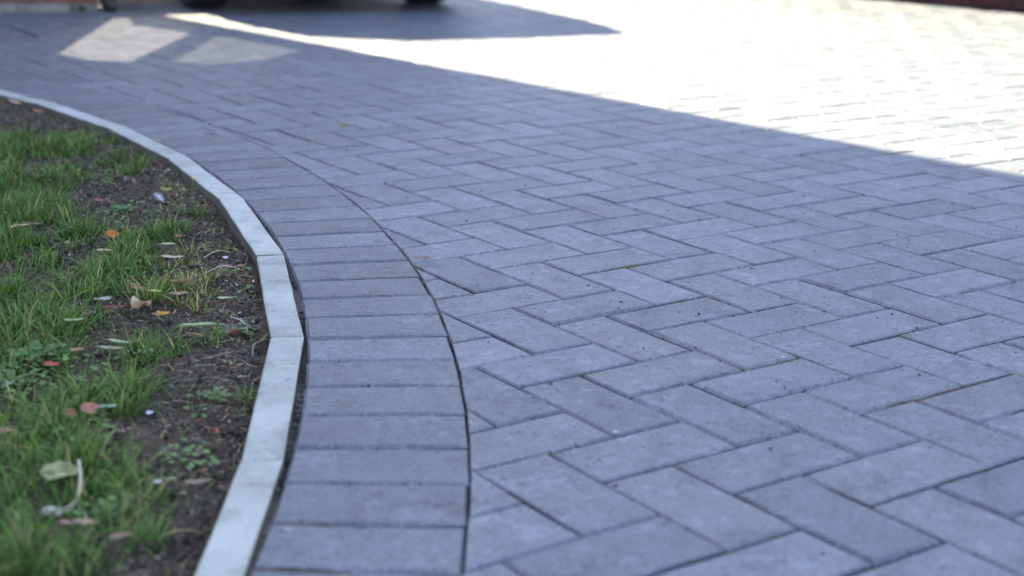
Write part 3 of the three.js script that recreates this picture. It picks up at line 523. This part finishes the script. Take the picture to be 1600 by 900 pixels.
for (const [label, x, z, L, W, H, n, turn, m, y] of [
  ['green moss cushion in the joint in the middle of the paving', 0.1921, -2.4473, 0.034, 0.008, 0.004, 34, 0.614, moss, -0.004],
  ['moss filling the joint right of the middle moss cushion', 0.3560, -2.4404, 0.030, 0.006, 0.003, 24, 0.614, moss, -0.005],
  ['dark strip of dirt and moss in the widened joint by a cut block', -0.0594, -2.1011, 0.095, 0.005, 0.0008, 90, -0.957, dirt, -0.0038],
  ['dirt plug in the joint at the edge of the border near the bottom', -0.0039, -1.5016, 0.10, 0.005, 0.0008, 80, -0.957, dirt, -0.0038],
  ['dark clot of dirt in the joint left of a large block near the bottom', -0.0057, -1.5737, 0.045, 0.005, 0.0008, 40, 0.614, dirt, -0.0038],
  ['tiny moss spot on the paving far along the border curve', -0.430, -3.794, 0.022, 0.009, 0.004, 18, 0.6, std({ color: C(0.2, 0.21, 0.05) }), -0.002],
  ['yellowish moss in the lowest kerb joint', -0.283, -1.553, 0.018, 0.004, 0.002, 16, 0.03, std({ color: C(0.24, 0.23, 0.09) }), 0.003],
  ['moss tuft at the foot of the brick house', -1.874, -6.606, 0.035, 0.03, 0.03, 60, 0.4, std({ color: C(0.04, 0.075, 0.02) }), 0],
  ['dark strip of moss in a wide joint in front of the brick house', -1.863, -5.775, 0.37, 0.02, 0.004, 150, -0.98, std({ color: C(0.025, 0.035, 0.035) }), -0.001],
  ['thin moss along the joint beside a block right of centre', 0.3617, -1.9550, 0.085, 0.004, 0.001, 40, 0.614, moss, -0.004],
]) { const o = solo('moss_patch', mossGeo(L, W, H, n), m, label, 'moss', 'moss and dirt in the paving joints'); o.position.set(x, y, z); o.rotation.y = turn; }
leaf('reddish brown leaf sliver on the paving beside the border course', -0.143, -2.477, 0.020, 0.004, 0.15, [0.22, 0.06, 0.035], { curl: 0.7, stalk: 0, lift: 0.001 });
leaf('yellow green leaf scrap at the edge of the car shadow', -0.102, -5.754, 0.024, 0.018, 0.2, [0.34, 0.42, 0.10], { curl: 1.6, lift: 0.004 });
leaf('tiny orange leaf scrap on a joint right of the centre of the paving', 0.449, -2.144, 0.008, 0.005, 0.5, [0.45, 0.12, 0.04], { curl: 1.3, stalk: 0 });
leaf('tiny brown bud scale on a block right of the middle moss', 0.397, -2.429, 0.010, 0.006, 0.3, [0.09, 0.06, 0.02], { curl: 1.8, stalk: 0 });
leaf('brown leaf crumb on the paving near the right edge', 0.711, -2.652, 0.009, 0.007, 0.9, [0.22, 0.12, 0.05], { curl: 1.6, stalk: 0 });
leaf('small orange leaf on the sunlit paving at the right edge', 1.323, -3.953, 0.018, 0.010, 0.2, [0.5, 0.2, 0.05], { curl: 1.0, stalk: 0 });
leaf('brown leaf crumb on the sunlit paving near the brick wall', 2.048, -6.801, 0.028, 0.018, 0.2, [0.3, 0.22, 0.12], { curl: 1.4, stalk: 0 });
for (const [label, x, z, s] of [['white stone chip on the corner of a block at lower centre', 0.125, -1.676, 0.0042], ['white stone chip in the mossy joint right of centre', 0.372, -1.972, 0.0035]]) { const o = solo('stone_chip', clodGeo.clone().scale(s, s * 0.5, s * 0.8), std({ color: C(0.38, 0.38, 0.38) }), label, 'stone chip', 'stone chips on the paving'); o.position.set(x, 0.001, z); }
scatter('joint_grit', 'dark grit and crumbs lodged in the paving joints', 'grit', clodGeo, std({ color: C(1, 1, 1), roughness: 1 }), 4200, (o, i) => {
  let x, z, s = 0.0007 + 0.0016 * Math.pow(rnd(), 2.5), y = -0.0025;
  if (i < 900) { const t = rr(-0.08, 0.75); [x, z] = polar(R_IN - 0.0038 + gauss() * 0.002, t); y = -0.004 - rnd() * 0.004; s *= 1.3; }
  else if (i < 1300) { [x, z] = polar(R_OUT + 0.0008, rr(-0.05, 0.75)); y = -0.004; }
  else { const b = blocks[rnd() * 420 | 0], c = Math.cos(b.H ? TH : TH - Math.PI / 2), sn = Math.sin(b.H ? TH : TH - Math.PI / 2), e = rnd() < 0.67, on = rnd() < 0.3, u = on ? rr(-0.095, 0.095) : e ? rr(-0.1, 0.1) : 0.1, v = on ? rr(-0.045, 0.045) : e ? 0.05 : rr(-0.05, 0.05); x = b.cx + u * c + v * sn; z = b.cz - u * sn + v * c; if (on) { y = 0.0006; s *= 0.8; } if (Math.hypot(x - CX, z - CZ) < R_OUT) y = -0.02; }
  o.position.set(x, y, z); o.rotation.set(rnd() * 6, rnd() * 6, rnd() * 6); o.scale.set(s, s * 0.7, s * rr(0.8, 1.8));
}, () => { const q = rnd(), v = rr(0.02, 0.10); return q < 0.05 ? [0.16, 0.08, 0.05] : q < 0.11 ? [0.34, 0.33, 0.33] : [v, v * 0.95, v * 0.9]; });


// ---------------------------------------------------------------- brick house on the left, whose shade covers the drive
const wallMat = std({ color: C(0.36, 0.15, 0.10), map: brickTex, roughness: 0.95 }), mortar = std({ color: C(0.30, 0.28, 0.24), map: soilTex, bumpMap: soilBump, bumpScale: 0.003, roughness: 1 }), trim = std({ color: C(0.75, 0.75, 0.73), roughness: 0.56 });
const glass = (t, n = t * 0.97) => new THREE.MeshPhysicalMaterial({ color: C(t, t, n), transmission: 1, thickness: 0, roughness: 0, ior: 1.5 });
const brickMats = [[0.20, 0.085, 0.085], [0.19, 0.095, 0.10], [0.33, 0.09, 0.075], [0.16, 0.08, 0.08]].map((c) => std({ color: C(...c), map: brickTex, roughness: 0.95 }));
const smeared = [[0.29, 0.25, 0.24], [0.24, 0.20, 0.19], [0.33, 0.29, 0.27]].map((c) => std({ color: C(...c), map: brickTex, roughness: 1 }));
function brickGeo(l, h, d) { const T = new Tri(); const s = slab(rect(l, d), [0.003, 0.003, 0.003, 0.003], { deep: h, seg: 0.11, jit: 0.0012, uv0: [rnd(), rnd()], out: T }); return s.geo(); }   // its top is at y = 0
const brickSet = []; for (let k = 0; k < 8; k++) brickSet.push(brickGeo(0.215, 0.065, 0.1025));
const house = thing('brick_house', 'brick house left of the driveway with pale smeared bricks at its foot', 'house', [HC[0], 0, HC[1]], 0.4014);
{
  const S = (pts) => new THREE.Shape(pts.map(([x, y]) => new THREE.Vector2(x, y)));
  const p1 = [[-0.779, 1.579], [-0.045, 0.306], [0.0, 0.351], [-0.126, 0.67], [-0.058, 1.01], [-0.123, 1.121], [-0.677, 1.904], [-0.766, 1.802]];
  const p2 = [[-0.548, 1.903], [-0.03, 1.149], [0.055, 1.36], [0.055, 1.659], [-0.24, 1.934], [-0.474, 2.02]];
  const rear = [[-0.98, 0.45], [0.03, 0.45], [0.03, 2.4], [-0.98, 2.4]];
  const plate = (outline, holes, depth, z) => { const s = S(outline); for (const h of holes) s.holes.push(new THREE.Path(h.map(([x, y]) => new THREE.Vector2(x, y)))); const g = new THREE.ExtrudeGeometry(s, { depth, bevelEnabled: false }); g.translate(0, 0, z); return g; };
  const unseenBay = [[-3.2, -0.1], [0, -0.1], [0, 0.07], [0.1, 0.07], [0.1, 7.6], [-3.2, 7.6]];  // bay is out of view, outlined to set the shade edge across the drive
  const bits = [plate(unseenBay, [p1, p2], 0.04, -0.04), plate(unseenBay, [rear], 0.04, -0.25), box(0.03, 7.5, 0.168, 0.083, 3.84, -0.125), box(0.066, 0.02, 0.168, 0.033, 0.081, -0.125), box(0.03, 0.16, 0.168, -0.017, -0.02, -0.125), box(3.34, 0.1, 0.29, -1.55, 7.655, -0.125)];
  bits.push(box(5.8, 6.1, 0.25, -6.1, 2.95, -0.127), box(5.8, 6.1, 0.25, -6.1, 2.95, -4.375), box(0.25, 6.1, 3.99, -8.875, 2.95, -2.25), box(0.25, 6.1, 3.99, -3.327, 2.95, -2.25));
  const gable = (x) => { const g = new THREE.ExtrudeGeometry(S([[-0.0, 6.002], [-4.5, 6.002], [-2.25, 8.1]]), { depth: 0.25, bevelEnabled: false }); g.rotateY(-Math.PI / 2); g.translate(x, 0, 0); return g; };
  bits.push(gable(-3.2), gable(-8.75));
  part(house, 'wall', mergeGeometries(bits.map((g) => { const q = g.index ? g.toNonIndexed() : g; return q; })), wallMat);
  const roofGeo = []; for (const s of [-1, 1]) { const g = box(6.0, 0.12, 3.25, 0, 0, 0); g.rotateX(s * 0.7505); g.translate(-6.1, 7.02, -2.25 + s * 1.19); roofGeo.push(g); }
  part(house, 'roof', mergeGeometries(roofGeo), std({ color: C(0.10, 0.075, 0.07), roughness: 0.9 }));
  for (const [poly, t, z] of [[p1, 0.27, -0.02], [p2, 0.14, -0.02], [rear, 0.95, -0.23]]) {  // unseen tinted panes, shaped to let sun through as two light patches
    const c = poly.reduce((a, q) => [a[0] + q[0] / poly.length, a[1] + q[1] / poly.length], [0, 0]);
    const w = part(house, 'window', new THREE.ShapeGeometry(S(poly)), glass(t, t * 1.05)); w.position.z = z;
    const f = plate(poly.map(([x, y]) => [Math.min(0.09, c[0] + (x - c[0]) * 1.06), c[1] + (y - c[1]) * 1.06]), [poly], 0.012, -z * 0.06); part(w, 'frame', f, trim);
  }
  for (const x of [-7.2, -4.8]) for (const y of [0.9, 3.6]) { const w = part(house, 'window', box(1.3, 1.2, 0.03, x, y + 0.6, 0.014), std({ color: C(0.03, 0.035, 0.04), roughness: 0.1 })); part(w, 'frame', mergeGeometries([box(1.42, 0.06, 0.05, x, y - 0.03, 0.025), box(1.42, 0.06, 0.05, x, y + 1.23, 0.025), box(0.06, 1.2, 0.05, x - 0.68, y + 0.6, 0.025), box(0.06, 1.2, 0.05, x + 0.68, y + 0.6, 0.025)]), trim); }
  part(house, 'mortar', box(2.72, 0.40, 0.1, -1.356, 0.15, -0.047), mortar);
  for (let row = 0; row < 4; row++) for (let k = 0; k < 12; k++) {
    const top = 0.033 + row * 0.075, off = row % 2 ? 0 : 0.1125, x = 0.008 - 0.1075 - k * 0.225 + (off && k ? off : off ? off / 2 + 0.003 : 0), end = off && k === 0;
    const b = part(house, numbered('brick'), end ? brickGeo(0.1025, 0.065, 0.1025) : brickSet[rnd() * 8 | 0], row ? (row === 1 && k === 0 ? brickMats[2] : brickMats[rnd() * 4 | 0]) : end ? smeared[1] : smeared[rnd() * 3 | 0]);
    b.position.set(x, top, -0.045 + gauss() * 0.002);
  }
}
{ // black downpipe at the corner of the house
  const t = thing('drainpipe', 'black plastic drainpipe at the corner of the brick house', 'drainpipe', [-1.766, 0, -6.632], 0.4), m = std({ color: C(0.012, 0.012, 0.014), roughness: 0.45 });
  const pipe = new THREE.CylinderGeometry(0.034, 0.034, 7.3, 20); pipe.translate(0, 3.74, 0); part(t, 'pipe', pipe, m);
  part(t, 'shoe', new THREE.TubeGeometry(new THREE.CatmullRomCurve3([[0, 0.12, 0], [0, 0.06, 0.002], [0.012, 0.025, 0.006], [0.032, 0.022, 0.01]].map((v) => new THREE.Vector3(...v))), 12, 0.0365, 16), m);
  for (const y of [0.5, 2.6, 4.8, 6.8]) { const g = new THREE.TorusGeometry(0.0365, 0.006, 8, 20); g.rotateX(Math.PI / 2); g.translate(0, y, 0); part(t, 'bracket', g, m); }
}
{ // brick wall on the right, its face turned away from the sun
  const t = thing('brick_wall', 'low dark red brick wall along the far right edge of the driveway', 'wall', [W0[0], 0, W0[1]], Math.atan2(WD[1], -WD[0]) + Math.PI);
  t.rotation.y = Math.atan2(-WD[1], WD[0]);                 // local x runs along WD, towards the viewer; local z = away from the drive
  const dark = [[0.085, 0.018, 0.016], [0.07, 0.018, 0.017], [0.10, 0.024, 0.018], [0.055, 0.02, 0.02]].map((c) => std({ color: C(...c), map: brickTex, roughness: 0.95 }));
  const zs = Math.sign(Math.sin(t.rotation.y) * WN[0] + Math.cos(t.rotation.y) * WN[1]); // which side local +z faces
  const zf = (z) => z * zs;
  part(t, 'mortar', box(5.4, 1.2, 0.205, -0.9, 0.55, zf(-0.11)), std({ color: C(0.07, 0.06, 0.055), map: soilTex, roughness: 1 }));
  const rest = [];
  for (let row = 0; row < 16; row++) for (let k = 0; k < 24; k++) {
    const x = -3.55 + k * 0.225 + (row % 2 ? 0.1125 : 0), y = 0.077 + row * 0.075, z = zf(-0.0515 + gauss() * 0.0015);
    if (row < 3) { const b = part(t, numbered('brick'), brickSet[rnd() * 8 | 0], dark[rnd() * 4 | 0]); b.position.set(x, y, z); }
    else { const g = brickSet[rnd() * 8 | 0].clone(); g.translate(x, y, z); rest.push(g); }
  }
  part(t, 'upper_bricks', mergeGeometries(rest), dark[0]).userData.kind = 'stuff';
  part(t, 'coping', box(5.5, 0.06, 0.28, -0.9, 1.235, zf(-0.11)), std({ color: C(0.3, 0.29, 0.28), map: concTex, roughness: 0.95 }));
}
{ // black bin out of view, placed to shade the gap between house and car
  const t = thing('unseen_bin', 'unseen black bin, placed to shade the gap between the brick house corner and the parked car', 'bin', [-1.998, 0, -7.405], 0.4014), m = std({ color: C(0.015, 0.016, 0.018), roughness: 0.55 });
  const b = new THREE.CylinderGeometry(0.268, 0.235, 0.72, 4, 1); b.rotateY(Math.PI / 4); b.translate(0, 0.44, 0); part(t, 'body', b.toNonIndexed(), m).geometry.computeVertexNormals();
  part(t, 'lid', box(0.385, 0.05, 0.385, 0, 0.825, 0), m);
  for (const s of [-1, 1]) { const w = new THREE.CylinderGeometry(0.085, 0.085, 0.04, 20); w.rotateZ(Math.PI / 2); w.translate(s * 0.12, 0.086, -0.13); part(t, 'wheel', w, m); }
  part(t, 'handle', box(0.28, 0.025, 0.025, 0, 0.80, -0.2), m);
}
{ // small car parked beside the house; only its tyres and dark underside reach into the frame
  const t = thing('parked_car', 'dark small car parked beside the brick house, black tyres and shadowed underside in view', 'car', [-0.87, 0, -7.0], 0.433);
  const paint = new THREE.MeshPhysicalMaterial({ color: C(0.02, 0.022, 0.028), roughness: 0.4, clearcoat: 1, clearcoatRoughness: 0.08 }), black = std({ color: C(0.015, 0.015, 0.016), roughness: 0.8 }), win = std({ color: C(0.015, 0.018, 0.02), roughness: 0.08 });
  // stations along the length: z, floor, belt height, roof height, half width at sill, belt, roof
  const st = [[0.34, 0.20, 0.62, 0.66, 0.50, 0.56, 0.50], [0.31, 0.13, 0.80, 0.86, 0.60, 0.63, 0.54], [0.24, 0.10, 0.90, 1.02, 0.62, 0.655, 0.50], [0.10, 0.18, 0.92, 1.30, 0.63, 0.66, 0.475], [0.0, 0.09, 0.92, 1.415, 0.635, 0.66, 0.475], [-0.35, 0.09, 0.92, 1.43, 0.64, 0.665, 0.48], [-0.9, 0.09, 0.91, 1.42, 0.64, 0.665, 0.48], [-1.25, 0.09, 0.90, 1.32, 0.64, 0.66, 0.48], [-1.75, 0.09, 0.90, 0.97, 0.63, 0.65, 0.52], [-2.15, 0.19, 0.80, 0.87, 0.61, 0.63, 0.50], [-2.38, 0.24, 0.62, 0.68, 0.54, 0.56, 0.46]];
  const ring = ([z, f, b, r, ws, wb, wr]) => { const h = [[0, f], [ws * 0.8, f], [ws, f + 0.07], [wb + 0.012, (f + b) * 0.55], [wb, b], [wr + 0.03, r - 0.07], [wr * 0.9, r - 0.015], [wr * 0.5, r], [0, r + 0.004]]; return [...h, ...h.slice(1, -1).reverse().map(([x, y]) => [-x, y])].map(([x, y]) => [x, y, z]); };
  const R = st.map(ring), p = [], ix = [], n = R[0].length;
  for (const q of R) for (const v of q) p.push(...v);
  for (let i = 0; i < R.length - 1; i++) for (let j = 0; j < n; j++) { const a = i * n + j, b = i * n + (j + 1) % n; ix.push(a, a + n, b, b, a + n, b + n); }
  for (let j = 1; j < n - 1; j++) { ix.push(0, j, j + 1); const o = (R.length - 1) * n; ix.push(o, o + j + 1, o + j); }
  const g = new THREE.BufferGeometry(); g.setAttribute('position', new THREE.Float32BufferAttribute(p, 3)); g.setIndex(ix); g.computeVertexNormals();
  part(t, 'body', g, paint);
  const quad = (a, b, c, d) => { const T = new Tri(); T.tri(a, b, c, [0, 0], [1, 0], [1, 1]); T.tri(a, c, d, [0, 0], [1, 1], [0, 1]); return T.geo(); };
  part(t, 'rear_window', quad([-0.50, 0.96, 0.275], [0.50, 0.96, 0.275], [0.44, 1.27, 0.135], [-0.44, 1.27, 0.135]), win);
  for (const s of [-1, 1]) part(t, 'side_window', quad([s * 0.668, 0.96, -0.02], [s * 0.672, 0.95, -1.3], [s * 0.525, 1.32, -1.12], [s * 0.515, 1.33, -0.1]), win);
  part(t, 'bumper', (() => { const b = box(1.16, 0.18, 0.09, 0, 0.36, 0.34); return b; })(), black);
  for (const s of [-1, 1]) part(t, 'tail_light', box(0.13, 0.16, 0.04, s * 0.50, 0.76, 0.312), std({ color: C(0.3, 0.01, 0.01), roughness: 0.2 }));
  for (const [x, z] of [[-0.53, -0.15], [0.53, -0.15], [-0.53, -1.95], [0.53, -1.95]]) {
    const pr = [[0.17, -0.085], [0.265, -0.095], [0.283, -0.08], [0.29, -0.05], [0.29, 0.05], [0.283, 0.08], [0.265, 0.095], [0.17, 0.085]].map(([a, b]) => new THREE.Vector2(a, b));
    const ty = new THREE.LatheGeometry(pr, 40); ty.rotateZ(Math.PI / 2);
    const w = part(t, 'tyre', ty, black); w.position.set(x, 0.288, z);
    const rim = new THREE.CylinderGeometry(0.172, 0.172, 0.14, 28); rim.rotateZ(Math.PI / 2); part(w, 'rim', rim, std({ color: C(0.35, 0.35, 0.36), metalness: 0.8, roughness: 0.35 }));
  }
  part(t, 'exhaust_pipe', (() => { const q = new THREE.CylinderGeometry(0.025, 0.025, 0.5, 12); q.rotateX(Math.PI / 2); q.translate(0.32, 0.17, 0.08); return q; })(), std({ color: C(0.12, 0.12, 0.12), metalness: 0.7, roughness: 0.56 }));
}


renderer.render(scene, camera);
